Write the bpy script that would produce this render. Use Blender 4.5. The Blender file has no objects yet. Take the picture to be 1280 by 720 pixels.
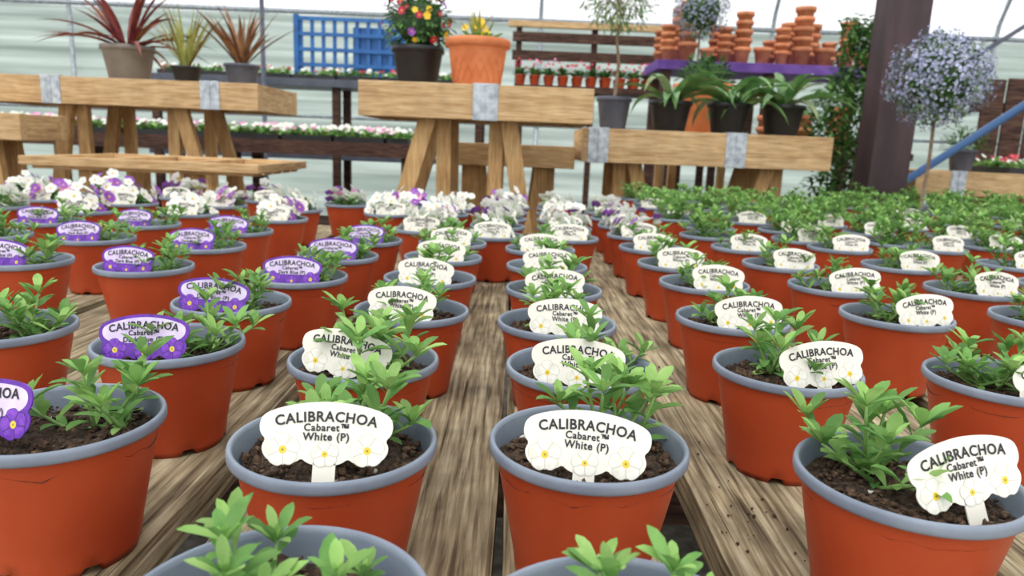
import bpy, math, random
from mathutils import Vector, Matrix, noise
random.seed(7)
R=random.random
def U(a,b): return a+(b-a)*random.random()
scene=bpy.context.scene
COL=scene.collection
TZ=0.70          # bench surface height
CAMZ=TZ+0.286

# ------------------------------------------------------------ materials
def lin(c):
    return tuple(((v/255.0)/12.92 if v/255.0<=0.04045 else ((v/255.0+0.055)/1.055)**2.4) for v in c)+(1,)
def mat(name,c1,c2=None,scale=20,rough=0.6,bump=0.0,stretch=(1,1,1),island=False,detail=4,lo=0.35,hi=0.65,transl=0.0,spec=0.5,metal=0.0,mid=None):
    m=bpy.data.materials.new(name); m.use_nodes=True
    nt=m.node_tree; N=nt.nodes; L=nt.links
    p=N['Principled BSDF']; p.inputs['Roughness'].default_value=rough
    p.inputs['Metallic'].default_value=metal
    p.inputs['Specular IOR Level'].default_value=spec
    c1=lin(c1); c2=lin(c2) if c2 else c1
    tc=N.new('ShaderNodeTexCoord'); mp=N.new('ShaderNodeMapping')
    mp.inputs['Scale'].default_value=stretch
    geo=N.new('ShaderNodeNewGeometry')
    if island:
        va=N.new('ShaderNodeVectorMath'); va.operation='ADD'
        vm=N.new('ShaderNodeVectorMath'); vm.operation='SCALE'
        vm.inputs[0].default_value=(7.3,11.1,3.7)
        L.new(geo.outputs['Random Per Island'],vm.inputs['Scale'])
        L.new(tc.outputs['Object'],va.inputs[0]); L.new(vm.outputs[0],va.inputs[1])
        L.new(va.outputs[0],mp.inputs['Vector'])
    else:
        L.new(tc.outputs['Object'],mp.inputs['Vector'])
    nz=N.new('ShaderNodeTexNoise'); nz.inputs['Scale'].default_value=scale; nz.inputs['Detail'].default_value=detail
    L.new(mp.outputs[0],nz.inputs['Vector'])
    cr=N.new('ShaderNodeValToRGB'); cr.color_ramp.elements[0].position=lo; cr.color_ramp.elements[1].position=hi
    cr.color_ramp.elements[0].color=c1; cr.color_ramp.elements[1].color=c2
    if mid:
        e=cr.color_ramp.elements.new((lo+hi)/2); e.color=lin(mid)
    L.new(nz.outputs['Fac'],cr.inputs['Fac'])
    out=cr.outputs['Color']
    if island:
        hv=N.new('ShaderNodeHueSaturation')
        mr=N.new('ShaderNodeMapRange'); mr.inputs['To Min'].default_value=0.74; mr.inputs['To Max'].default_value=1.22
        L.new(geo.outputs['Random Per Island'],mr.inputs['Value']); L.new(mr.outputs[0],hv.inputs['Value'])
        L.new(out,hv.inputs['Color']); out=hv.outputs['Color']
    L.new(out,p.inputs['Base Color'])
    if bump:
        b=N.new('ShaderNodeBump'); b.inputs['Strength'].default_value=bump; b.inputs['Distance'].default_value=0.004
        L.new(nz.outputs['Fac'],b.inputs['Height']); L.new(b.outputs[0],p.inputs['Normal'])
    if transl:
        tr=N.new('ShaderNodeBsdfTranslucent'); L.new(out,tr.inputs['Color'])
        mx=N.new('ShaderNodeMixShader'); mx.inputs[0].default_value=transl
        L.new(p.outputs[0],mx.inputs[1]); L.new(tr.outputs[0],mx.inputs[2])
        L.new(mx.outputs[0],N['Material Output'].inputs['Surface'])
    return m

def woodmat(name,axis,dark,midc,light,fine=1.0,crack=False):
    m=bpy.data.materials.new(name); m.use_nodes=True
    nt=m.node_tree; N=nt.nodes; L=nt.links; p=N['Principled BSDF']; p.inputs['Roughness'].default_value=0.8
    p.inputs['Specular IOR Level'].default_value=0.25
    tc=N.new('ShaderNodeTexCoord'); geo=N.new('ShaderNodeNewGeometry')
    vm=N.new('ShaderNodeVectorMath'); vm.operation='SCALE'; vm.inputs[0].default_value=(7.3,11.1,3.7)
    va=N.new('ShaderNodeVectorMath'); va.operation='ADD'
    L.new(geo.outputs['Random Per Island'],vm.inputs['Scale']); L.new(tc.outputs['Object'],va.inputs[0]); L.new(vm.outputs[0],va.inputs[1])
    def nz(sc,detail,dist):
        mp=N.new('ShaderNodeMapping'); mp.inputs['Scale'].default_value=sc
        L.new(va.outputs[0],mp.inputs['Vector'])
        n=N.new('ShaderNodeTexNoise'); n.inputs['Scale'].default_value=1; n.inputs['Detail'].default_value=detail; n.inputs['Distortion'].default_value=dist
        L.new(mp.outputs[0],n.inputs['Vector']); return n.outputs['Fac']
    s=[240*fine]*3; s[axis]=11.0
    g=nz(s,9,0.3)
    s=[60*fine]*3; s[axis]=3.2
    g2=nz(s,7,0.6)
    t=nz((17,17,17) if not crack else (22,16,22),9,0.3)
    a=N.new('ShaderNodeMath'); a.operation='MULTIPLY_ADD'; a.inputs[1].default_value=0.68
    L.new(g,a.inputs[0])
    b=N.new('ShaderNodeMath'); b.operation='MULTIPLY'; b.inputs[1].default_value=0.32
    L.new(g2,b.inputs[0]); L.new(b.outputs[0],a.inputs[2])
    cr=N.new('ShaderNodeValToRGB'); e=cr.color_ramp.elements
    e[0].position=0.35; e[0].color=lin(dark); e[1].position=0.64; e[1].color=lin(light)
    x=e.new(0.48); x.color=lin(midc)
    L.new(a.outputs[0],cr.inputs['Fac'])
    mr=N.new('ShaderNodeMapRange'); mr.inputs['From Min'].default_value=0.3; mr.inputs['From Max'].default_value=0.7
    mr.inputs['To Min'].default_value=0.58 if crack else .86; mr.inputs['To Max'].default_value=1.25 if crack else 1.08
    L.new(t,mr.inputs['Value'])
    mr2=N.new('ShaderNodeMapRange'); mr2.inputs['To Min'].default_value=0.88; mr2.inputs['To Max'].default_value=1.1
    L.new(geo.outputs['Random Per Island'],mr2.inputs['Value'])
    mu=N.new('ShaderNodeMath'); mu.operation='MULTIPLY'; L.new(mr.outputs[0],mu.inputs[0]); L.new(mr2.outputs[0],mu.inputs[1])
    val=mu.outputs[0]; height=a.outputs[0]
    if crack:
        s=[190]*3; s[axis]=3.5
        c=nz(s,5,0.3)
        m3=N.new('ShaderNodeMapRange'); m3.inputs['From Min'].default_value=0.33; m3.inputs['From Max'].default_value=0.40
        m3.inputs['To Min'].default_value=0.42; m3.inputs['To Max'].default_value=1.0
        L.new(c,m3.inputs['Value'])
        m4=N.new('ShaderNodeMath'); m4.operation='MULTIPLY'; L.new(val,m4.inputs[0]); L.new(m3.outputs[0],m4.inputs[1]); val=m4.outputs[0]
        mp=N.new('ShaderNodeMapping'); sc=[14,14,14]; sc[axis]=5; mp.inputs['Scale'].default_value=sc
        L.new(va.outputs[0],mp.inputs['Vector'])
        vo=N.new('ShaderNodeTexVoronoi'); vo.inputs['Scale'].default_value=1; L.new(mp.outputs[0],vo.inputs['Vector'])
        m5=N.new('ShaderNodeMapRange'); m5.inputs['From Min'].default_value=0.05; m5.inputs['From Max'].default_value=0.14
        m5.inputs['To Min'].default_value=0.4; m5.inputs['To Max'].default_value=1.0
        L.new(vo.outputs['Distance'],m5.inputs['Value'])
        m6=N.new('ShaderNodeMath'); m6.operation='MULTIPLY'; L.new(val,m6.inputs[0]); L.new(m5.outputs[0],m6.inputs[1]); val=m6.outputs[0]
        m7=N.new('ShaderNodeMath'); m7.operation='MULTIPLY_ADD'; m7.inputs[1].default_value=.5; L.new(m3.outputs[0],m7.inputs[0]); L.new(a.outputs[0],m7.inputs[2]); height=m7.outputs[0]
    hv=N.new('ShaderNodeHueSaturation'); L.new(cr.outputs[0],hv.inputs['Color']); L.new(val,hv.inputs['Value'])
    L.new(hv.outputs[0],p.inputs['Base Color'])
    bp=N.new('ShaderNodeBump'); bp.inputs['Strength'].default_value=0.7; bp.inputs['Distance'].default_value=0.003
    L.new(height,bp.inputs['Height']); L.new(bp.outputs[0],p.inputs['Normal'])
    return m

M={}
M['pot']=mat('terracotta_plastic',(168,64,32),(184,76,40),scale=9,rough=0.42,spec=0.35)
M['rim']=mat('grey_plastic',(116,126,142),(136,146,160),scale=30,rough=0.4)
M['soil']=mat('compost',(34,25,19),(94,72,55),scale=260,rough=0.95,bump=1.0,detail=6)
M['crumb']=mat('compost_crumb',(48,36,27),(108,82,62),scale=300,rough=0.95,island=True)
M['perlite']=mat('perlite',(205,200,190),rough=0.9)
M['leaf']=mat('petunia_leaf',(100,148,76),(132,176,98),scale=60,rough=0.62,island=True,transl=0.28,spec=0.25)
M['leaf2']=mat('young_leaf',(138,182,96),(166,202,120),scale=60,rough=0.62,island=True,transl=0.3,spec=0.25)
M['stem']=mat('green_stem',(130,164,92),rough=0.6)
M['white']=mat('label_white',(240,236,222),rough=0.35)
M['petal']=mat('print_petal',(248,246,238),(230,226,210),scale=160,rough=0.35)
M['pshade']=mat('print_petal_shade',(208,204,186),rough=0.35)
M['yellow']=mat('print_yellow',(236,204,64),rough=0.4)
M['eye']=mat('print_eye',(150,136,50),rough=0.4)
M['ink']=mat('print_ink',(28,26,36),rough=0.4)
M['purple']=mat('print_purple',(82,28,146),(112,46,176),scale=120,rough=0.35)
M['purple2']=mat('print_purple_petal',(100,38,168),(138,70,198),scale=220,rough=0.35)
M['pdark']=mat('print_purple_dark',(54,18,98),rough=0.35)
M['lilac']=mat('print_lilac',(226,214,236),(204,184,226),scale=60,rough=0.35)
M['deck']=woodmat('weathered_deck',1,(92,78,58),(154,138,108),(204,192,160),1.0,True)
M['woodx']=woodmat('pale_timber_x',0,(166,130,90),(200,164,118),(222,192,148),0.9)
M['woody']=woodmat('pale_timber_y',1,(160,124,84),(194,158,112),(218,188,144),0.9)
M['woodz']=woodmat('pale_timber_z',2,(156,116,74),(190,150,100),(212,176,126),0.9)
M['dwood']=woodmat('dark_timber_x',0,(44,30,26),(74,52,44),(104,78,64),0.6)
M['steel']=mat('galvanised_steel',(150,158,166),(196,202,206),scale=40,rough=0.4,metal=0.6)
M['post']=mat('painted_post',(52,34,38),(72,50,54),scale=18,rough=0.55,stretch=(1,1,.2))
M['black']=mat('black_plastic',(24,25,28),(36,37,40),scale=10,rough=0.45)
M['greypot']=mat('grey_pot',(120,112,104),(138,130,120),scale=12,rough=0.5)
M['slate']=mat('slate_pot',(70,74,88),(88,92,104),scale=12,rough=0.5)
M['terra']=mat('terracotta_clay',(200,112,66),(222,138,88),scale=10,rough=0.75)
M['terra2']=mat('terracotta_orange',(200,120,78),(220,148,104),scale=25,rough=0.75,island=True)
M['blue']=mat('blue_paint',(34,92,158),(46,112,180),scale=12,rough=0.5)
M['bluepole']=mat('blue_pole_paint',(40,82,130),rough=0.4)
M['violet']=mat('violet_cloth',(92,58,140),(118,80,164),scale=12,rough=0.7)
M['green']=mat('foliage_mid',(80,126,58),(112,156,80),scale=30,rough=0.6,island=True,transl=0.2)
M['dgreen']=mat('foliage_dark',(42,78,38),(72,110,56),scale=30,rough=0.6,island=True,transl=0.15)
M['agreen']=mat('strap_green',(84,134,72),(136,174,108),scale=20,rough=0.4,island=True,transl=0.2)
M['olive']=mat('olive_leaf',(120,140,96),(160,176,130),scale=20,rough=0.6,island=True,transl=0.2)
M['bronze']=mat('bronze_leaf',(104,66,44),(158,112,72),scale=20,rough=0.45,island=True)
M['redleaf']=mat('red_leaf',(110,40,46),(156,76,70),scale=20,rough=0.45,island=True)
M['lime']=mat('lime_leaf',(140,148,66),(184,184,104),scale=20,rough=0.5,island=True,transl=0.2)
M['fwhite']=mat('white_blossom',(244,244,238),rough=0.6,transl=0.2)
M['fpurple']=mat('purple_blossom',(132,60,170),(170,100,200),scale=40,rough=0.6,island=True)
M['fpink']=mat('pink_blossom',(214,120,176),(236,168,206),scale=40,rough=0.6,island=True)
M['fred']=mat('crimson_blossom',(150,20,52),(196,40,72),scale=40,rough=0.6,island=True)
M['fblue']=mat('pale_blue_blossom',(138,144,182),(190,192,216),scale=40,rough=0.7,island=True)
M['fyellow']=mat('yellow_blossom',(236,196,50),rough=0.6)
M['bark']=mat('bark',(112,92,74),(140,120,98),scale=50,rough=0.85)
M['gravel']=mat('gravel_ground',(96,92,86),(140,136,128),scale=28,rough=0.95,bump=0.5,detail=8)

# ------------------------------------------------------------ builder
class B:
    def __init__(s): s.v=[];s.f=[];s.m=[];s.mats=[];s.flat=set()
    def mi(s,k):
        if k not in s.mats: s.mats.append(k)
        return s.mats.index(k)
    def add(s,vs,fs,k,flat=False):
        o=len(s.v); s.v.extend([tuple(v) for v in vs]); i=s.mi(k)
        for f in fs:
            if flat: s.flat.add(len(s.f))
            s.f.append([a+o for a in f]); s.m.append(i)
    def box(s,x0,x1,y0,y1,z0,z1,k):
        s.add([(x0,y0,z0),(x1,y0,z0),(x1,y1,z0),(x0,y1,z0),(x0,y0,z1),(x1,y0,z1),(x1,y1,z1),(x0,y1,z1)],
              [(0,3,2,1),(4,5,6,7),(0,1,5,4),(1,2,6,5),(2,3,7,6),(3,0,4,7)],k,True)
    def beam(s,p,q,w,d,k,side=(0,1,0)):
        p=Vector(p);q=Vector(q);a=(q-p).normalized();sd=Vector(side);n=a.cross(sd).normalized();sd=n.cross(a).normalized()
        vs=[]
        for c in (p,q):
            for i,j in((-1,-1),(1,-1),(1,1),(-1,1)): vs.append(c+n*i*w/2+sd*j*d/2)
        s.add(vs,[(0,1,2,3),(7,6,5,4),(0,4,5,1),(1,5,6,2),(2,6,7,3),(3,7,4,0)],k,True)
    def lathe(s,prof,k,c=(0,0,0),seg=32,ks=None):
        n=len(prof);vs=[]
        for (r,z) in prof:
            for j in range(seg):
                a=2*math.pi*j/seg; vs.append((c[0]+r*math.cos(a),c[1]+r*math.sin(a),c[2]+z))
        o=len(s.v); s.v.extend(vs)
        for i in range(n-1):
            kk=ks[i] if ks else k; mi=s.mi(kk)
            for j in range(seg):
                j2=(j+1)%seg
                s.f.append([o+i*seg+j,o+i*seg+j2,o+(i+1)*seg+j2,o+(i+1)*seg+j]); s.m.append(mi)
        return o
    def tube(s,pts,r,k,seg=8,r2=None):
        pts=[Vector(p) for p in pts];n=len(pts);vs=[];fs=[]
        for i,p in enumerate(pts):
            t=(pts[min(i+1,n-1)]-pts[max(i-1,0)]).normalized()
            a=t.cross(Vector((0.31,0.2,0.93)) if abs(t.z)<0.9 else Vector((1,0,0))).normalized(); b=t.cross(a)
            rr=r if r2 is None else r+(r2-r)*i/(n-1)
            for j in range(seg):
                g=2*math.pi*j/seg; vs.append(p+a*math.cos(g)*rr+b*math.sin(g)*rr)
        for i in range(n-1):
            for j in range(seg):
                j2=(j+1)%seg; fs.append((i*seg+j,i*seg+j2,(i+1)*seg+j2,(i+1)*seg+j))
        fs.append(tuple(range(seg))); fs.append(tuple(range((n-1)*seg,n*seg)))
        s.add(vs,fs,k)
    def leaf(s,p,d,Ln,W,k,curl=0.5,fold=0.25,rows=((0,.1),(.18,.40),(.42,.84),(.66,1.0),(.86,.72),(1,.08))):
        p=Vector(p);d=Vector(d).normalized()
        side=d.cross(Vector((0,0,1)))
        if side.length<0.05: side=Vector((1,0,0))
        side.normalize()
        vs=[];pos=p.copy();dd=d.copy();last=0
        for t,w in rows:
            step=(t-last)*Ln; last=t
            ang=-curl*step/Ln
            rm=Matrix.Rotation(ang,3,side); dd=rm@dd; up2=side.cross(dd)
            pos=pos+dd*step
            hw=W/2*w
            vs.append(pos-side*hw+up2*hw*fold*2); vs.append(pos.copy()); vs.append(pos+side*hw+up2*hw*fold*2)
        fs=[]
        for i in range(len(rows)-1):
            a=i*3; fs+= [(a,a+1,a+4,a+3),(a+1,a+2,a+5,a+4)]
        s.add(vs,fs,k)
    def strap(s,p,az,el,Ln,W,droop,k,n=8,taper=0.5):
        d=Vector((math.cos(az)*math.cos(el),math.sin(az)*math.cos(el),math.sin(el)))
        rows=[(i/n, max(.03,min(1,(.6+i/n*1.6))*(1-max(0,(i/n-taper)/(1-taper))**1.4))) for i in range(n+1)]
        s.leaf(p,d,Ln,W,k,curl=droop,fold=0.3,rows=rows)
    def flower(s,p,nrm,r,k,kc='fyellow',n=5):
        p=Vector(p);nrm=Vector(nrm).normalized()
        a=nrm.cross(Vector((.3,.1,1)) if abs(nrm.z)<.95 else Vector((1,0,0))).normalized();b=nrm.cross(a)
        ph=R()*6
        vs=[p]; m=n*4
        for j in range(m):
            g=ph+2*math.pi*j/m; rr=r*.78 if j%4==2 else r
            vs.append(p+(a*math.cos(g)+b*math.sin(g))*rr+nrm*r*.25)
        s.add(vs,[(0,1+j,1+(j+1)%m) for j in range(m)],k)
        if kc:
            vs=[p+(a*math.cos(g*math.pi/3)+b*math.sin(g*math.pi/3))*r*.2+nrm*r*.16 for g in range(6)]
            s.add(vs,[tuple(range(6))],kc)
    def blob(s,p,r,k,sub=6,sq=1,rough=.25):
        vs=[];fs=[];n=sub
        for i in range(n+1):
            th=math.pi*i/n
            for j in range(n*2):
                ph=math.pi*j/n; v=Vector((math.sin(th)*math.cos(ph),math.sin(th)*math.sin(ph),math.cos(th)*sq))
                q=1+rough*(noise.noise(v*2.3+Vector(p)*37)) 
                vs.append(Vector(p)+v*r*q)
        for i in range(n):
            for j in range(n*2):
                j2=(j+1)%(n*2); fs.append((i*n*2+j,(i+1)*n*2+j,(i+1)*n*2+j2,i*n*2+j2))
        s.add(vs,fs,k)
    def mesh(s,name,smooth=True):
        me=bpy.data.meshes.new(name); me.from_pydata(s.v,[],s.f)
        for k in s.mats: me.materials.append(M[k])
        me.polygons.foreach_set('material_index',s.m)
        me.polygons.foreach_set('use_smooth',[smooth and (i not in s.flat) for i in range(len(s.f))])
        me.update(); return me
    def obj(s,name,parent=None,loc=(0,0,0),bevel=0,smooth=True):
        ob=bpy.data.objects.new(name,s.mesh(name,smooth)); COL.objects.link(ob); ob.location=loc
        if parent: ob.parent=parent
        if bevel:
            md=ob.modifiers.new('Bevel','BEVEL'); md.width=bevel; md.segments=2; md.limit_method='ANGLE'
        return ob
def inst(name,me,parent=None,loc=(0,0,0),rot=(0,0,0),sc=(1,1,1)):
    o=bpy.data.objects.new(name,me); COL.objects.link(o); o.location=loc; o.rotation_euler=rot; o.scale=sc
    if parent: o.parent=parent
    return o
def empty(name,loc=(0,0,0)):
    o=bpy.data.objects.new(name,None); COL.objects.link(o); o.location=loc; o.empty_display_size=.05; return o

# ------------------------------------------------------------ nursery pot mesh
SEG=72
def make_pot():
    b=B()
    prof=[(0.0,.006),(.040,.006),(.0425,.006),(.0440,.0),(.0452,.006),(.0468,.018),(.0472,.0205),(.0474,.0215),(.0580,.074),(.0600,.0862),(.0603,.0880),(.0605,.0884),(.0640,.0888),(.0652,.0898),(.0656,.0915),(.0656,.0945),(.0650,.0965),(.0638,.0973),(.0622,.0966),(.0612,.094),(.0600,.0865),(.0580,.076)]
    ks=['pot']*11+['rim']*10
    o=b.lathe(prof,'pot',seg=SEG,ks=ks)
    for j in range(SEG):       # drainage notches at the foot
        if (j%12) in (0,1,2):
            i=o+3*SEG+j; x,y,z=b.v[i]; b.v[i]=(x,y,.0055)
    return b.mesh('nursery_pot')
def make_soil(seed):
    random.seed(seed); b=B()
    n=14;seg=36;vs=[(0,0,.082)];fs=[]
    for i in range(1,n+1):
        r=.0592*i/n
        for j in range(seg):
            a=2*math.pi*j/seg;x=r*math.cos(a);y=r*math.sin(a)
            z=.080+.006*noise.noise(Vector((x*45+seed,y*45,seed)))+.004*noise.noise(Vector((x*160,y*160,seed)))+.003*(1-(i/n)**2)
            vs.append((x,y,z))
    for j in range(seg): fs.append((0,1+j,1+(j+1)%seg))
    for i in range(n-1):
        for j in range(seg):
            j2=(j+1)%seg; fs.append((1+i*seg+j,1+(i+1)*seg+j,1+(i+1)*seg+j2,1+i*seg+j2))
    b.add(vs,fs,'soil')
    for q in range(420):
        a=U(0,6.28); r=.0565*math.sqrt(R()); b.blob((r*math.cos(a),r*math.sin(a),.0825+U(-.001,.003)),random.choice((U(.0008,.0018),U(.0015,.0036))),'crumb' if R()<.985 else 'perlite',sub=3,sq=.7,rough=1.2)
    for q in range(50):   # bark fibres
        a=U(0,6.28); r=.05*math.sqrt(R()); g=U(0,6.28); L=U(.003,.008); p=Vector((r*math.cos(a),r*math.sin(a),.0845))
        b.tube([p,p+Vector((math.cos(g)*L,math.sin(g)*L,U(0,.002)))],.0006,'crumb',seg=4)
    return b.mesh('compost')
def make_plant(seed,n=7,spread=.03,h=.045,leafL=.022,m0=8):
    random.seed(seed); b=B()
    for q in range(n):
        a=2*math.pi*q/n+U(-.35,.35); base=Vector((U(-.010,.010),U(-.010,.010),.080))
        out=U(.3,1.1)*spread; hh=h*U(.5,1.15)*(1.15-out/spread*.3)
        pts=[]
        for i in range(6):
            t=i/5; pts.append(base+Vector((math.cos(a)*out*t**.9,math.sin(a)*out*t**.9,hh*t**1.15)))
        b.tube(pts,.0013,'stem',seg=5,r2=.0008)
        ga=U(0,6.28); m=random.choice((m0-1,m0,m0+1))
        for i in range(m):
            t=.1+.85*i/(m-1); f=t*5; i0=min(4,int(f)); p=pts[i0].lerp(pts[i0+1],f-i0)
            ga+=2.4
            el=U(.3,.75)+t*.3; L=leafL*U(.75,1.15)*(.8+.3*t)
            d=(math.cos(ga)*math.cos(el)+math.cos(a)*.25,math.sin(ga)*math.cos(el)+math.sin(a)*.25,math.sin(el))
            b.leaf(p,d,L,L*U(.31,.40),'leaf' if R()<.7 else 'leaf2',curl=U(0,.7),fold=U(.12,.3))
        tip=pts[-1]; k=random.choice((5,6,7))
        for i in range(k):
            g=ga+i*6.283/k; el=U(.55,1.1); L=leafL*U(.65,1.05)
            b.leaf(tip,(math.cos(g)*math.cos(el),math.sin(g)*math.cos(el),math.sin(el)),L,L*U(.30,.39),'leaf2' if R()<.6 else 'leaf',curl=U(0,.6),fold=.2)
        for i in range(3):
            g=ga+i*2.1+.4; L=leafL*.4; b.leaf(tip,(math.cos(g)*.3,math.sin(g)*.3,1),L,L*.4,'leaf2',curl=.1)
    return b.mesh('young_plant')
def make_flowery(seed,kinds,nf=26):
    random.seed(seed); b=B()
    for q in range(70):
        a=U(0,6.28); r=.045*math.sqrt(R()); el=U(.2,1.3)
        b.leaf((r*math.cos(a)*.6,r*math.sin(a)*.6,U(.082,.105)),(math.cos(a)*math.cos(el),math.sin(a)*math.cos(el),math.sin(el)),U(.02,.032),U(.008,.012),'green' if R()<.5 else 'leaf',curl=.5)
    for q in range(nf):
        a=U(0,6.28); r=.055*math.sqrt(R()); z=U(.112,.155)-r*.4
        p=Vector((r*math.cos(a),r*math.sin(a),z))
        b.tube([(p.x*.5,p.y*.5,.085),p],.0009,'stem',seg=4)
        b.flower(p,(math.cos(a)*.5,math.sin(a)*.5-.7,.6),U(.010,.015),random.choice(kinds))
    return b.mesh('flowering_plant')

# ------------------------------------------------------------ printed plant label
def textpolys(body,width,cx,cz,arc,bold=0.02,space=1.0):
    cu=bpy.data.curves.new('t','FONT'); cu.body=body; cu.size=1; cu.align_x='CENTER'; cu.align_y='CENTER'; cu.offset=bold; cu.space_character=space; cu.resolution_u=3
    o=bpy.data.objects.new('t',cu); COL.objects.link(o); bpy.context.view_layer.update()
    me=bpy.data.meshes.new_from_object(o.evaluated_get(bpy.context.evaluated_depsgraph_get()))
    xs=[v.co.x for v in me.vertices]; s=width/(max(xs)-min(xs)); mx=(max(xs)+min(xs))/2
    vs=[]
    for v in me.vertices:
        x=(v.co.x-mx)*s;y=v.co.y*s
        ang=-2*arc*x
        vs.append((cx+x-y*math.sin(ang), -.00095, cz+y*math.cos(ang)-arc*x*x))
    fs=[tuple(p.vertices) for p in me.polygons]
    bpy.data.objects.remove(o); bpy.data.meshes.remove(me); bpy.data.curves.remove(cu)
    return vs,fs
HALF=[(0,.0005),(.006,.0),(.011,.0015),(.0145,.0042),(.018,.0015),(.026,.0),(.034,.002),(.0385,.0065),(.0395,.0115),(.0372,.0155),(.0405,.0185),(.0418,.0235),(.0405,.0295),(.034,.0335),(.021,.0370),(.009,.0385)]
def outline(half=HALF,top=(0,.039),it=2):
    pts=half+[top]+[(-x,z) for x,z in reversed(half[1:])]
    for _ in range(it):
        q=[]
        for i in range(len(pts)):
            a=pts[i];c=pts[(i+1)%len(pts)]
            q.append((a[0]*.75+c[0]*.25,a[1]*.75+c[1]*.25)); q.append((a[0]*.25+c[0]*.75,a[1]*.25+c[1]*.75))
        pts=q
    return pts
def printed_flower(b,cx,cz,r,kp,ks,kc,y0):
    ph=math.pi/2+.1; m=60
    ring=lambda rr,y:[(cx+rr*(1-.16*abs(math.sin(2.5*(2*math.pi*j/m)))**6)*math.cos(ph+2*math.pi*j/m),y,cz+.92*rr*(1-.16*abs(math.sin(2.5*(2*math.pi*j/m)))**6)*math.sin(ph+2*math.pi*j/m)) for j in range(m)]
    b.add(ring(r,y0),[tuple(range(m))],ks,True)
    b.add(ring(r*.96,y0-.00005),[tuple(range(m))],kp,True)
    for i in range(5):   # petal creases
        g=ph+2*math.pi*(i+.5)/5; dx,dz=math.cos(g),math.sin(g); nx,nz=-dz*.0003,dx*.0003
        b.add([(cx+dx*r*.25+nx,y0-.0001,cz+dz*r*.25+nz),(cx+dx*r*.25-nx,y0-.0001,cz+dz*r*.25-nz),(cx+dx*r*.82-nx,y0-.0001,cz+dz*r*.82-nz),(cx+dx*r*.82+nx,y0-.0001,cz+dz*r*.82+nz)],[(0,1,2,3)],ks,True)
    c=lambda rr,y,n=16:[(cx+rr*math.cos(2*math.pi*j/n),y,cz+rr*math.sin(2*math.pi*j/n)) for j in range(n)]
    b.add(c(r*.22,y0-.00015),[tuple(range(16))],kc,True)
    b.add(c(r*.07,y0-.0002,8),[tuple(range(8))],'eye',True)
def make_label(kind):
    b=B(); pts=outline(); n=len(pts)
    base='white' if kind=='white' else 'purple'
    vs=[(x,-.0004,z) for x,z in pts]+[(x,.0004,z) for x,z in pts]
    b.add(vs,[tuple(range(n)),tuple(reversed(range(n,2*n)))]+[(i,(i+1)%n,n+(i+1)%n,n+i) for i in range(n)],base,True)
    b.box(-.007,.007,-.0004,.0004,-.024,.003,base)
    if kind=='white':
        for x in (-.0262,.0262): printed_flower(b,x,.0092,.0112,'petal','pshade','yellow',-.00048)
        printed_flower(b,0,.0068,.0090,'petal','pshade','yellow',-.0007)
    else:
        hp=[(0,.0145),(.02,.0145),(.031,.016),(.037,.0195),(.0385,.0245),(.037,.0285),(.031,.0315),(.019,.0345),(.008,.036)]
        pp=outline(hp,(0,.0363)); b.add([(x,-.00048,z) for x,z in pp],[tuple(range(len(pp)))],'lilac',True)
        for x in (-.0262,.0262): printed_flower(b,x,.0088,.0108,'purple2','pdark','yellow',-.0005)
        printed_flower(b,0,.006,.008,'purple2','pdark','yellow',-.0007)
    for body,w,z,arc,bold,sp in (('CALIBRACHOA',.064,.0295,3.2,.025,1.08),('Cabaret\u2122',.028,.0228,0,.025,1.1),('White (P)' if kind=='white' else 'Dark Blue (P)',.029 if kind=='white' else .037,.0172,0,.025,1.1)):
        vs,fs=textpolys(body,w,0,z,arc,bold,sp); b.add(vs,fs,'ink',True)
    return b.mesh('plant_label')

POT=make_pot()
SOIL=[make_soil(s) for s in (3,8,13)]
PL=[make_plant(20+i,n=(7,8,9)[i%3],spread=.033,h=.038,leafL=.0195) for i in range(7)]
BIG=[make_plant(60+i,n=14,spread=.05,h=.060,leafL=.025,m0=8) for i in range(4)]
FLW=[make_flowery(80,['fwhite']),make_flowery(81,['fwhite','fwhite','fwhite','fpurple']),make_flowery(82,['fpurple','fpink','fwhite','fwhite'],30)]
FLR=[make_flowery(84,['fred','fpurple','fwhite'],14)]
LW=make_label('white'); LP=make_label('purple')
random.seed(99)

def potted(x,y,kind='w',ldx=0,lrot=0,plant=None,ps=1,poff=(0,.014),tilt=-17,name='potted_calibrachoa',ly=-.038,prot=None,lz=.089,lh=1.03):
    e=empty(name,(x,y,TZ)); 
    inst('pot',POT,e,rot=(0,0,U(0,6.28)))
    inst('compost',random.choice(SOIL),e,rot=(0,0,U(0,6.28)))
    if plant is None: plant=random.choice(PL)
    inst('plant',plant,e,loc=(poff[0],poff[1],.080*(1-ps)),rot=(0,0,U(0,6.28) if prot is None else prot),sc=(ps,ps,ps))
    if kind:
        inst('label',LW if kind=='w' else LP,e,loc=(ldx,ly+abs(ldx)*.25,lz),rot=(math.radians(tilt),math.radians(lrot),math.radians(U(-6,6)+ldx*500)),sc=(.95,1,lh))
    return e

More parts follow.
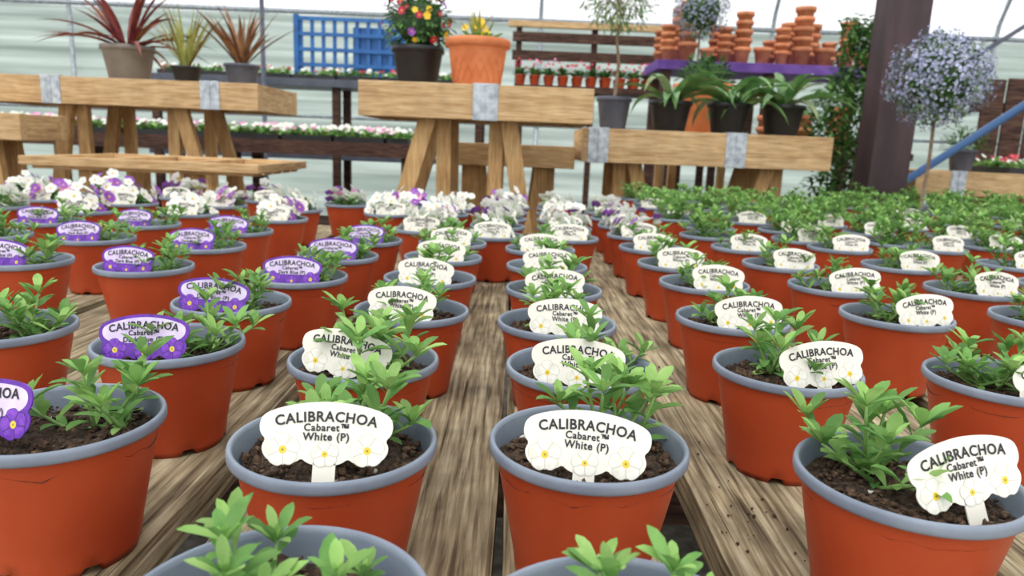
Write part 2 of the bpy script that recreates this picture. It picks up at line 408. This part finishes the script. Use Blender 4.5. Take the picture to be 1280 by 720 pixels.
# foreground / white label columns
potted(-.092,.262,'w',-.046,0,PL[0],1.0,(-.002,.004),lz=.078,tilt=-38,ly=-.046)
potted(.050,.246,'w',-.046,0,PL[1],1.05,(.008,.004),lz=.080,tilt=-32,ly=-.040)
potted(-.110,.434,'w',.003,0,PL[2],1.25,(.012,.026),lz=.095,tilt=-22,lh=.96)
potted(.0545,.4477,'w',-.006,2,PL[3],1.3,(.016,.024),lz=.089,tilt=-21,lh=1.0)
potted(.248,.4155,'w',.022,-6,PL[4],1.3,(-.008,.020),lz=.094,tilt=-22,lh=.98)
potted(-.128,.611,'w',-.012,6,PL[5],1.4,(.012,-.008))
potted(.063,.613,'w',-.006,0,PL[6],1.2,(.014,.018))
potted(.254,.634,'w',.022,-4,PL[0],1.3,(-.012,.014))
potted(.449,.628,'w',.028,-14,PL[2],1.15,(-.01,.014))
potted(-.114,.805,'w',-.008,0,PL[1],1.15)
potted(.051,.774,'w',.006,0,PL[3],1.15)
potted(.261,.828,'w',.010,-2,PL[4],1.15)
potted(.481,.88,'w',.022,-3,PL[5],1.15)
potted(.686,.9,'w',.02,-3)
for x,y,dx in ((-.117,1.007,-.004),(.057,.96,0),(.284,1.05,.012),(.485,1.07,.02),(.705,1.09,.02),(-.118,1.2,0),(.055,1.15,0),(.28,1.225,0),(.476,1.27,.012),(.71,1.31,.02),(.97,1.38,.01),(-.118,1.38,0),(.05,1.34,0),(.275,1.42,-.005),(.475,1.48,0),(.70,1.54,.01),(.94,1.6,.01)):
    potted(x,y,'w',dx,U(-4,4),None,U(1.1,1.25))
# purple label block
potted(-.299,.452,'p',-.030,-12,PL[6],1.2,(.022,.014))
potted(-.3125,.637,'p',-.006,-3,PL[1],1.15,(.026,.014))
potted(-.49,.668,'p',-.028,0,PL[4],1.15,(.02,.01))
for x,y,dx in ((-.322,.81,-.010),(-.295,.98,.0),(-.288,1.17,0),(-.28,1.37,0),(-.525,1.01,-.008),(-.527,1.22,-.010),(-.707,1.02,-.01),(-.74,1.26,-.01),(-.92,1.25,0),(-.95,1.46,0),(-.55,1.43,-.01),(-.76,1.48,-.01)):
    potted(x,y,'p',dx,U(-4,4),None,1.15,(.020,.012))
# flowering rows behind
for x,y in ((-.56,1.68),(-.57,1.9),(-.5,2.12),(-.78,1.7),(-.80,1.92),(-.74,2.14),(-1.0,1.68),(-1.02,1.9),(-.98,2.12),(-1.22,1.7),(-1.24,1.92),(-1.2,2.14),(-1.44,1.92),(-1.44,2.14),(-1.18,1.48),(-1.66,2.14),(-.33,1.9),(-.33,2.14)):
    potted(x+U(-.015,.015),y+U(-.015,.015),'w' if R()<.8 else None,U(-.01,.01),0,random.choice(FLW),U(1.0,1.15),(0,.012),name='potted_viola')
for x,y in ((-.20,1.58),(-.20,1.76),(-.19,1.94),(-.18,2.12),(-.045,1.52),(-.04,1.7),(-.035,1.88),(-.03,2.06),(-.02,2.24)):
    potted(x,y,'w' if R()<.8 else None,0,0,random.choice(FLW[:2]),1.0,(0,.014),name='potted_viola')
for i in range(5): potted(.115+.004*i,1.53+.18*i,'w',0,0,random.choice([FLW[0],FLW[0],FLR[0]]),1.0,name='potted_viola')
for i in range(4): potted(.275,1.62+.19*i,'w',0,0,random.choice([FLW[0],FLR[0],FLW[1]]),1.0,name='potted_viola')
# leafy right-hand field
y=1.68; r=0
while y<3.25:
    x=.46+(r%2)*.03
    while x<.8*y+.35 and x<2.75:
        if not (y>2.85 and x<1.5) and not (2.75<y<3.05 and 1.5<x<1.75):
            potted(x+U(-.012,.012),y+U(-.012,.012),'w' if (R()<.45 and y<2.5) else None,U(-.01,.02),U(-5,5),random.choice(BIG),U(1.0,1.2),(0,.008))
        x+=.215
    y+=.195; r+=1
for x,y in ((.92,.95),(1.14,1.2),(.9,1.16),(1.19,1.42)): potted(x,y,'w',.01)

# ------------------------------------------------------------ slatted bench
b=B()
edges=[(-1.83,-1.66),(-1.64,-1.47),(-1.45,-1.28),(-1.26,-1.09),(-1.07,-.90),(-.88,-.70),(-.675,-.545),(-.52,-.415),(-.40,-.252),(-.212,-.0055),(.0005,.116),(.163,.335),(.362,.485),(.515,.665),(.69,.86),(.885,1.05),(1.075,1.245),(1.27,1.44),(1.465,1.635),(1.66,1.83),(1.855,2.02),(2.045,2.22),(2.245,2.42),(2.445,2.62),(2.645,2.82)]
for x0,x1 in edges:
    yend=2.36 if x1<.4 else (2.9 if x1<1.44 else 3.3)
    vs=[];fs=[];n=24
    for i in range(n+1):
        yy=-.15+(yend+.15)*i/n; w=.0012
        a=x0+U(-w,w);c=x1+U(-w,w);zt=TZ
        vs+=[(a,yy,zt-.034),(a,yy,zt-.004),(a+.004,yy,zt),(c-.004,yy,zt),(c,yy,zt-.004),(c,yy,zt-.034)]
    for i in range(n):
        for j in range(6):
            j2=(j+1)%6; fs.append((i*6+j,i*6+j2,(i+1)*6+j2,(i+1)*6+j))
    fs.append(tuple(range(6)));fs.append(tuple(range(n*6,n*6+6)))
    b.add(vs,fs,'deck',True)
for yy in (0.0,.75,1.5,2.28): b.box(-1.83,2.82,yy,yy+.05,TZ-.13,TZ-.035,'dwood')
b.box(.5,2.82,2.8,2.85,TZ-.13,TZ-.035,'dwood')
b.box(1.47,2.82,3.22,3.27,TZ-.13,TZ-.035,'dwood')
for xx in (-1.78,-.6,.42,1.5,2.72):
    for yy in (.05,2.23): b.box(xx,xx+.07,yy,yy+.05,0,TZ-.035,'dwood')
for xx in (1.5,2.72): b.box(xx,xx+.07,3.17,3.22,0,TZ-.035,'dwood')
b.obj('slatted_wooden_bench')
b=B()
for q in range(60):
    x,y=random.choice(((.19,.50),(.21,.53),(.30,.53),(.19,.64),(.19,.9))); x+=random.gauss(0,.02);y+=random.gauss(0,.03)
    if .112<x<.167 or -.008<x<.003 or .332<x<.365: continue
    b.blob((x,y,TZ+.0015),U(.0005,.0016),'crumb',sub=3,sq=.7,rough=.9)
b.obj('spilled_compost')

# ------------------------------------------------------------ timber display benches behind
def bench(name,x0,x1,y0,y1,zt,bh,brk,legs):
    b=B(); t=.05
    b.box(x0,x1,y0,y0+t,zt-bh,zt,'woodx'); b.box(x0,x1,y1-t,y1,zt-bh,zt,'woodx')
    b.box(x0,x0+t,y0+t,y1-t,zt-bh,zt-.002,'woody'); b.box(x1-t,x1,y0+t,y1-t,zt-bh,zt-.002,'woody')
    n=max(3,int((y1-y0-2*t)/.11)); st=(y1-y0-2*t)/n
    for i in range(n): b.box(x0+t,x1-t,y0+t+i*st+.006,y0+t+(i+1)*st-.006,zt-.03,zt-.004,'woodx')
    for bx in brk:
        b.box(bx-.045,bx+.045,y0-.004,y0+.001,zt-bh-.002,zt+.002,'steel'); b.box(bx-.045,bx+.045,y0-.004,y0+.06,zt,zt+.004,'steel')
        b.box(bx-.003,bx+.003,y0-.007,y0-.003,zt-bh,zt,'steel')
    for lx,sp in legs:
        for yy in (y0+t+.045,y1-t-.045):
            b.beam((lx,yy,zt-.035),(lx+sp,yy,0),.062,.04,'woodz')
            b.beam((lx+.03*(1 if sp<0 else -1),yy+.045,zt-.035),(lx+.03*(1 if sp<0 else -1)-sp*.05,yy+.045,0),.055,.04,'woodz')
    return b.obj(name,bevel=.003)
bench('timber_display_bench',-.57,.262,2.62,3.15,1.187,.122,(-.12,),((-.31,-.33),(-.05,.20)))
bench('timber_display_bench',.285,1.37,3.2,3.75,1.068,.145,(.35,.95),((.5,.25),(1.15,-.25)))
bench('timber_display_bench',-2.62,-1.2,3.4,4.0,1.21,.122,(-2.15,-1.42),((-2.12,-.2),(-1.62,.3)))
bench('timber_display_bench',-3.1,-2.05,3.02,3.34,1.03,.11,(),((-2.7,.2),(-2.25,.1)))
bench('timber_display_bench',-.32,.26,3.3,3.9,.985,.10,(),((-.2,.1),(.12,-.1)))
bench('timber_display_bench',2.35,3.3,4.3,4.9,.93,.14,(2.6,),((2.6,.2),(3.1,-.2)))
# shallow wooden tray frame on posts
b=B()
x0,x1,y0,y1,z0,z1=-1.66,-.86,2.42,2.98,.855,.885
b.box(x0,x1,y0,y0+.025,z0,z1,'woodx');b.box(x0,x1,y1-.025,y1,z0,z1,'woodx')
for xx in (x0,-1.4,-1.13,x1-.025): b.box(xx,xx+.025,y0+.025,y1-.025,z0,z1-.001,'woody')
for i in range(5): b.box(x0+.025,x1-.025,y0+.03+i*.103,y0+.11+i*.103,z0-.012,z0,'woodx')
for xx in (x0+.15,x1-.28):
    for yy in (y0+.08,y1-.13): b.box(xx,xx+.05,yy,yy+.05,0,z0-.012,'woodz')
b.obj('wooden_tray_table',bevel=.002)

# ------------------------------------------------------------ plants on benches
def tapered_pot(b,c,r,h,k,rimk=None,seg=36):
    rimk=rimk or k
    b.lathe([(0,0),(r*.70,0),(r*.72,.004),(r*.92,h*.84),(r*.93,h*.85),(r*1.0,h*.86),(r*1.0,h),(r*.93,h),(r*.9,h*.88)],k,c=c,seg=seg,ks=[k]*5+[rimk]*3)
    b.lathe([(0,h*.9),(r*.9,h*.89)],'soil',c=c,seg=seg)
def spiky(name,c,r,h,potk,leafk,n,Ln,W,el0,el1,d0,d1,alt='bronze'):
    b=B(); tapered_pot(b,(0,0,0),r,h,potk)
    for i in range(n):
        a=U(0,6.28); b.strap((r*.2*math.cos(a),r*.2*math.sin(a),h*.9),a,U(el0,el1),Ln*U(.7,1.1),W,U(d0,d1),leafk if R()<.88 else alt)
    return b.obj(name,loc=c)
Z1=1.211
spiky('potted_cordyline',(-1.93,3.68,Z1),.125,.17,'greypot','redleaf',40,.42,.026,.25,1.4,.2,1.1)
spiky('potted_grass',(-1.62,3.62,Z1),.072,.08,'black','lime',44,.32,.012,.95,1.5,.1,.7)
spiky('potted_phormium',(-1.35,3.62,Z1),.085,.10,'slate','bronze',40,.34,.018,.75,1.5,.1,.7)
for x in (.70,.97,1.22):
    spiky('potted_agapanthus',(x,3.44,1.069),.10,.14,'black','agreen',20,.34,.045,.6,1.35,.9,2.0,alt='olive')
# ribbed terracotta planter
b=B(); seg=72
prof=[(0,0),(.082,0),(.086,.008),(.108,.14),(.110,.147),(.122,.150),(.124,.172),(.120,.178),(.110,.178),(.105,.15)]
o=b.lathe(prof,'terra',seg=seg)
for i in range(20):  # woven lattice relief
    for s in (1,-1):
        pts=[]
        for t in range(5):
            tt=t/4; z=.02+.11*tt; r=.087+(.108-.087)*(z/.147)+.001; a=2*math.pi*i/20+s*tt*.6
            pts.append((r*math.cos(a),r*math.sin(a),z))
        b.tube(pts,.0018,'terra',seg=4)
b.lathe([(0,.16),(.108,.158)],'soil',seg=seg)
for q in range(60):
    a=U(0,6.28); r=.07*math.sqrt(R()); el=U(.7,1.4)
    b.leaf((r*math.cos(a),r*math.sin(a),.158),(math.cos(a)*math.cos(el),math.sin(a)*math.cos(el),math.sin(el)),U(.03,.07),.022,random.choice(('green','leaf','leaf2')),curl=.8)
for q in range(10): b.strap((U(-.03,.03),U(-.03,.03),.158),U(0,6.28),U(1.1,1.5),U(.1,.2),.012,.3,'lime')
for q in range(8): b.flower((U(-.05,.05),U(-.05,.02),U(.2,.25)),(U(-.4,.4),-1,.4),.014,'fyellow',kc=None)
b.obj('terracotta_planter',loc=(-.165,2.84,1.187))
# dark tub with pansies
b=B(); tapered_pot(b,(0,0,0),.105,.16,'black')
b.blob((0,0,.25),.10,'dgreen',sub=8,sq=.9,rough=.5)
for q in range(420):
    v=Vector((random.gauss(0,1),random.gauss(0,1),random.gauss(0,1)*.8)).normalized(); p=Vector((0,0,.25))+v*U(.08,.125)
    b.leaf(p,v+Vector((U(-.5,.5),U(-.5,.5),U(-.5,.5))),U(.02,.04),.014,random.choice(('dgreen','green')))
for q in range(46):
    v=Vector((random.gauss(0,1),random.gauss(0,1)-.5,random.gauss(0,1)*.8+.4)).normalized(); p=Vector((0,0,.25))+v*U(.12,.15)
    b.flower(p,v,U(.010,.017),random.choice(('fred','fred','fpurple','fyellow')))
b.obj('potted_pansy',loc=(-.41,2.98,1.187))
# standard olive tree
b=B(); tapered_pot(b,(0,0,0),.082,.15,'slate')
b.tube([(0,0,.13),(.01,0,.3),(-.005,0,.40),(.005,0,.52)],.008,'bark',r2=.006)
def crown(b,c,R0,n,ks,lw=(.03,.055),w=.009):
    c=Vector(c)
    for q in range(26):
        v=Vector((random.gauss(0,1),random.gauss(0,1),random.gauss(0,1)+.3)).normalized()*R0*U(.6,.95); b.tube([c-Vector((0,0,R0*.5)),c+v*.5,c+v],.002,'bark',seg=4)
    for q in range(n):
        v=Vector((random.gauss(0,1),random.gauss(0,1),random.gauss(0,1))).normalized(); rr=R0*(U(.2,1.05)**.5)
        rr*=1+.25*noise.noise(v*2.2+c*5)
        b.leaf(c+v*rr,v+Vector((U(-1,1),U(-1,1),U(-.6,1))),U(*lw),w,random.choice(ks),curl=.3)
crown(b,(0,0,.60),.16,800,['olive','olive','green'])
b.obj('potted_olive_tree',loc=(.44,3.46,1.069))
def ball(name,loc,potr,poth,stem,R0,n,nf,potk='slate'):
    b=B(); tapered_pot(b,(0,0,0),potr,poth,potk)
    b.tube([(0,0,poth*.85),(.006,0,poth+stem*.5),(0,0,poth+stem+R0*.6)],.008,'bark',r2=.006)
    c=Vector((0,0,poth+stem+R0*.85))
    b.blob(c,R0*.62,'dgreen',sub=8,rough=.4)
    for q in range(n):
        v=Vector((random.gauss(0,1),random.gauss(0,1),random.gauss(0,1))).normalized(); rr=R0*U(.6,1.0)*(1+.2*noise.noise(v*2.5))
        b.leaf(c+v*rr,v+Vector((U(-.8,.8),U(-.8,.8),U(-.8,.8))),U(.016,.03),.007,random.choice(('olive','dgreen','green')))
    for q in range(nf):
        v=Vector((random.gauss(0,1),random.gauss(0,1),random.gauss(0,1)+.1)).normalized(); rr=R0*U(.85,1.12)*(1+.25*noise.noise(v*2.5))
        b.flower(c+v*rr,v+Vector((U(-.5,.5),U(-.5,.5),U(-.5,.5))),U(.004,.007),'fblue',kc=None)
    return b.obj(name,loc=loc)
ball('flowering_standard_tree',(1.62,2.9,TZ),.065,.1,.35,.168,1500,3000)
# shelf with stacked terracotta
b=B(); b.box(.88,2.42,4.85,5.35,1.50,1.56,'violet')
for xx in (.92,1.6,2.3):
    for yy in (4.89,5.26): b.box(xx,xx+.06,yy,yy+.06,0,1.5,'dwood')
b.obj('violet_display_shelf',bevel=.003)
b=B(); b.box(1.4,2.3,4.27,4.62,.98,1.02,'dwood')
for xx in (1.42,2.22):
    for yy in (4.29,4.55): b.box(xx,xx+.05,yy,yy+.05,0,.98,'dwood')
b.obj('low_display_table')
def stack(b,x,y,z,r,n,k='terra2'):
    h=r*1.8; step=r*.95
    for i in range(n):
        zz=z+i*step
        b.lathe([(0,.0),(r*.62,.0),(r*.83,h*.76),(r*.97,h*.77),(r,h),(r*.92,h),(r*.84,h*.8)],k,c=(x,y,zz),seg=24)
b=B()
x=.91
while x<2.30:
    r=U(.048,.068); stack(b,x+r,4.96,1.56,r,random.choice((1,2,3,4,5)))
    if R()<.85: stack(b,x+r,5.2,1.56,r,random.choice((3,4,5)))
    x+=2*r+.014
b.obj('stacked_terracotta_pots')
b=B()
for x,y,r,n in ((1.5,4.45,.07,2),(1.70,4.46,.075,2),(1.92,4.45,.07,3),(2.14,4.46,.07,3)): stack(b,x,y,1.02,r,n)
b.obj('stacked_terracotta_pots')
b=B(); tapered_pot(b,(0,0,0),.17,.27,'terra'); 
b.blob((0,0,.30),.11,'dgreen',rough=.6)
for q in range(300):
    v=Vector((random.gauss(0,1),random.gauss(0,1),abs(random.gauss(0,1)))).normalized(); b.leaf(Vector((0,0,.27))+v*U(.08,.15),v+Vector((U(-.6,.6),U(-.6,.6),U(-.3,.6))),U(.03,.05),.016,random.choice(('green','dgreen')))
b.box(-.2,.2,-.2,.2,-.05,0,'woodx')
for sx in (-.2,.16):
    for sy in (-.2,.16): b.box(sx,sx+.04,sy,sy+.04,-1.07,-.05,'woodz')
b.obj('large_terracotta_planter',loc=(1.0,4.05,1.07))
ball('lavender_standard_tree',(1.07,4.58,1.1),.09,.16,.42,.17,900,1400)
b=B(); b.box(.95,1.2,4.42,4.74,1.04,1.10,'dwood')
for sx in (.95,1.16):
    for sy in (4.42,4.70): b.box(sx,sx+.04,sy,sy+.04,0,1.04,'dwood')
b.obj('plant_stand')
def flowermass(name,x0,x1,y0,y1,z,n,kinds,hh=.05,trayk='black'):
    b=B()
    xx=x0
    while xx<x1-.05:
        b.box(xx,min(xx+.34,x1),y0,y1,z,z+.035,trayk); xx+=.36
    for q in range(n):
        x=U(x0,x1);y=U(y0,y1); el=U(.2,1.3);a=U(0,6.28)
        b.leaf((x,y,z+.035),(math.cos(a)*math.cos(el),math.sin(a)*math.cos(el),math.sin(el)),U(.04,.08),.03,random.choice(('green','leaf','leaf2')))
    for q in range(n//4):
        b.flower((U(x0,x1),U(y0,y1),z+.035+U(.02,.02+hh)),(U(-.4,.4),-.6,.8),U(.012,.022),random.choice(kinds))
    return b.obj(name)
b=B(); b.box(-4.6,-.65,5.0,5.6,.86,.955,'dwood')
for xx in (-4.5,-3.2,-2.0,-.8):
    for yy in (5.04,5.5): b.box(xx,xx+.07,yy,yy+.07,0,.86,'dwood')
b.box(-4.6,-.65,5.05,5.55,.35,.39,'dwood')
b.obj('seedling_bench')
flowermass('seedling_trays',-4.5,-.75,5.03,5.5,.955,3400,['fwhite','fwhite','fwhite','fpink'])
b=B(); b.box(-3.0,-.25,5.9,6.4,1.37,1.43,'slate')
for xx in (-2.95,-1.5,-.35):
    for yy in (5.93,6.3): b.box(xx,xx+.06,yy,yy+.06,0,1.37,'dwood')
b.box(-3.0,-.25,5.95,6.35,.8,.84,'slate')
b.obj('metal_display_table',bevel=.003)
flowermass('small_potted_seedlings',-2.9,-.35,5.95,6.1,1.43,420,['fwhite','fwhite','fred'],.04)
# blue trellis
b=B()
x0,x1,z0,z1=-1.84,-.98,1.43,1.94
for i in range(10):
    x=x0+(x1-x0-.024)*i/9; b.box(x,x+.03,6.22,6.235,z0,z1,'blue')
for i in range(5):
    z=z0+(z1-z0-.024)*i/4; b.box(x0,x1,6.206,6.221,z,z+.03,'blue')
b.box(x0-.04,x0,6.2,6.24,z0,z1+.02,'blue'); b.box(x1,x1+.04,6.2,6.24,z0,z1+.02,'blue')
b.box(-1.40,-1.0,6.25,6.265,z0,z1-.06,'blue')
b.obj('blue_trellis')
# rear stand with rows of red pots
b=B(); b.box(-.05,1.25,6.1,6.5,1.42,1.468,'dwood')
for z in (1.70,1.85,): b.box(-.08,1.28,6.45,6.48,z,z+.08,'dwood')
b.box(-.12,1.32,6.44,6.5,1.97,2.02,'woodx')
for xx in (-.05,.6,1.2): b.box(xx,xx+.05,6.48,6.53,0,1.97,'dwood')
for xx in (-.02,1.17): b.box(xx,xx+.05,6.12,6.17,0,1.42,'dwood')
b.obj('wooden_plant_staging')
b=B()
for j in range(2):
    for i in range(11):
        c=(.0+i*.118,6.18+j*.15,1.47); tapered_pot(b,c,.045,.08,'pot',seg=16)
        for q in range(16):
            a=U(0,6.28);el=U(.5,1.4); b.leaf((c[0],c[1],1.54),(math.cos(a)*math.cos(el),math.sin(a)*math.cos(el),math.sin(el)),.09,.03,'dgreen' if R()<.5 else 'green')
        for q in range(4): b.flower((c[0]+U(-.05,.05),c[1]+U(-.05,.03),U(1.6,1.68)),(U(-.5,.5),-1,.5),.012,random.choice(('fred','fpink','fred')))
b.obj('potted_geraniums')
# climbing shrub next to the post
b=B(); tapered_pot(b,(0,0,0),.15,.22,'black')
for q in range(14): b.tube([(U(-.04,.04),U(-.04,.04),.2),(U(-.1,.1),U(-.1,.1),.8),(U(-.12,.14),U(-.12,.12),U(1.2,1.6))],.006,'bark',seg=5,r2=.002)
for q in range(4800):
    z=U(.3,1.68); w=.23*(1-(abs(z-.95)/.9)**2*.6)
    a=U(0,6.28);rr=w*math.sqrt(R()); x=rr*math.cos(a)+.1*noise.noise(Vector((z*3,1,2)))
    b.leaf((x,rr*math.sin(a),z),(U(-1,1),U(-1,1),U(-.6,.8)),U(.03,.06),.02,random.choice(('dgreen','green','green')))
b.obj('potted_climbing_shrub',loc=(1.77,3.88,0))
b=B(); tapered_pot(b,(0,0,0),.08,.13,'slate')
for q in range(260):
    v=Vector((random.gauss(0,1),random.gauss(0,1),abs(random.gauss(0,.8)))).normalized(); b.leaf(Vector((0,0,.13))+v*U(.02,.13),v+Vector((U(-.5,.5),U(-.5,.5),U(-.2,.5))),U(.03,.05),.014,random.choice(('green','dgreen')))
b.obj('potted_shrub',loc=(2.72,4.5,.93))
flowermass('bedding_plants',2.92,3.25,4.35,4.8,.93,200,['fred','fwhite'])
b=B()
for i in range(14): b.box(3.35+i*.17,3.35+i*.17+.15,5.4,5.42,0,1.58+.01*(i%3),'dwood')
for z in (.4,1.35): b.box(3.3,5.75,5.42,5.47,z,z+.07,'dwood')
b.obj('timber_fence')

# ------------------------------------------------------------ structure
b=B(); b.box(1.62,1.80,3.36,3.52,0,3.4,'post'); b.box(1.60,1.82,3.345,3.54,0,.12,'post')
b.beam((1.66,3.44,2.17),(1.05,3.44,2.9),.05,.05,'post')
b.obj('timber_post',bevel=.004)
b=B(); b.tube([(2.18,4.12,.86),(2.94,4.12,1.42),(4.2,4.12,2.35)],.022,'bluepole',seg=12)
b.tube([(2.18,4.12,.86),(2.18,4.12,.0)],.022,'bluepole',seg=12)
b.obj('blue_brace_pole')
b=B()
def arc(x,r=.025):
    pts=[(x,8.35,0),(x,8.35,2.2)]
    for i in range(1,13):
        a=math.pi/2*i/12; pts.append((x,8.35-4.2*(1-math.cos(a)),2.2+1.9*math.sin(a)))
    pts.append((x,-3,4.1)); b.tube(pts,r,'steel',seg=8)
for x in (-7.5,-5,0.2,2.75,5.2,7.6): arc(x)
b.tube([(-9,8.33,2.32),(9,8.33,2.32)],.03,'steel'); b.tube([(-9,8.33,1.2),(9,8.33,1.2)],.02,'steel')
for x in (5.0,6.4): b.tube([(x-.2,8.3,2.0),(x+1.1,8.3,2.9)],.025,'slate')
b.obj('polytunnel_frame')
b=B(); b.tube([(-1.98,5.75,0),(-1.98,5.75,2.9)],.018,'slate'); b.obj('support_pole')

b=B(); b.box(-9,9,-3,8.6,-.05,0,'gravel'); b.obj('floor')
def sheet(name,c1,c2,scale,stretch,transp,bump=.3):
    m=mat(name,c1,c2,scale=scale,rough=.35,stretch=stretch,bump=bump,detail=3)
    N=m.node_tree.nodes;L=m.node_tree.links
    p=N['Principled BSDF']; col=p.inputs['Base Color'].links[0].from_socket
    tl=N.new('ShaderNodeBsdfTranslucent'); L.new(col,tl.inputs['Color'])
    tp=N.new('ShaderNodeBsdfTransparent')
    m1=N.new('ShaderNodeMixShader'); m1.inputs[0].default_value=.55; L.new(p.outputs[0],m1.inputs[1]); L.new(tl.outputs[0],m1.inputs[2])
    m2=N.new('ShaderNodeMixShader'); m2.inputs[0].default_value=transp; L.new(m1.outputs[0],m2.inputs[1]); L.new(tp.outputs[0],m2.inputs[2])
    L.new(m2.outputs[0],N['Material Output'].inputs['Surface']); return m
M['sheet']=sheet('green_sheeting',(128,146,134),(190,204,194),1.0,(.35,.35,9),.09)
M['film']=sheet('polythene_film',(238,240,242),(252,252,252),1.0,(.4,1.5,1.5),.74)
def grid(name,f,nu,nv,k):
    b=B(); vs=[f(i/nu,j/nv) for i in range(nu+1) for j in range(nv+1)]
    fs=[(i*(nv+1)+j,(i+1)*(nv+1)+j,(i+1)*(nv+1)+j+1,i*(nv+1)+j+1) for i in range(nu) for j in range(nv)]
    b.add(vs,fs,k); return b.obj(name)
grid('wall_back',lambda u,v:(-9+18*u,8.42+.03*math.sin(v*60)+.02*math.sin(u*90),2.3*v),160,80,'sheet')
grid('wall_left',lambda u,v:(-9,-3+11.4*u,2.3*v),20,10,'sheet')
grid('wall_right',lambda u,v:(9,-3+11.4*u,2.3*v),20,10,'sheet')
def roof(u,v):
    x=-9+18*u
    if v<.5:
        a=math.pi/2*v/.5; return (x,8.42-4.2*(1-math.cos(a)),2.3+1.86*math.sin(a))
    t=(v-.5)/.5; return (x,4.22-7.2*t,4.16)
grid('ceiling',roof,40,40,'film')

# ------------------------------------------------------------ light
w=bpy.data.worlds.new('sky'); scene.world=w; w.use_nodes=True
bg=w.node_tree.nodes['Background']; bg.inputs[0].default_value=(.96,.98,1.0,1); bg.inputs[1].default_value=1.5
s=bpy.data.lights.new('sun','SUN'); s.energy=1.5; s.angle=math.radians(40); s.color=(1,.98,.95)
so=bpy.data.objects.new('sun',s); COL.objects.link(so); so.rotation_euler=(math.radians(32),math.radians(-14),0); so.location=(0,0,6)
# ------------------------------------------------------------ camera
cd=bpy.data.cameras.new('camera'); cd.sensor_width=36; cd.lens=900/1280*36; cd.clip_start=.02
cd.dof.use_dof=True; cd.dof.focus_distance=.54; cd.dof.aperture_fstop=11
co=bpy.data.objects.new('camera',cd); COL.objects.link(co)
co.matrix_world=Matrix.Translation((0,0,CAMZ))@Matrix.Rotation(math.radians(90-11.3),4,'X')@Matrix.Rotation(math.radians(2.3),4,'Z')
scene.camera=co
scene.view_settings.view_transform='Standard'
scene.view_settings.exposure=0.0
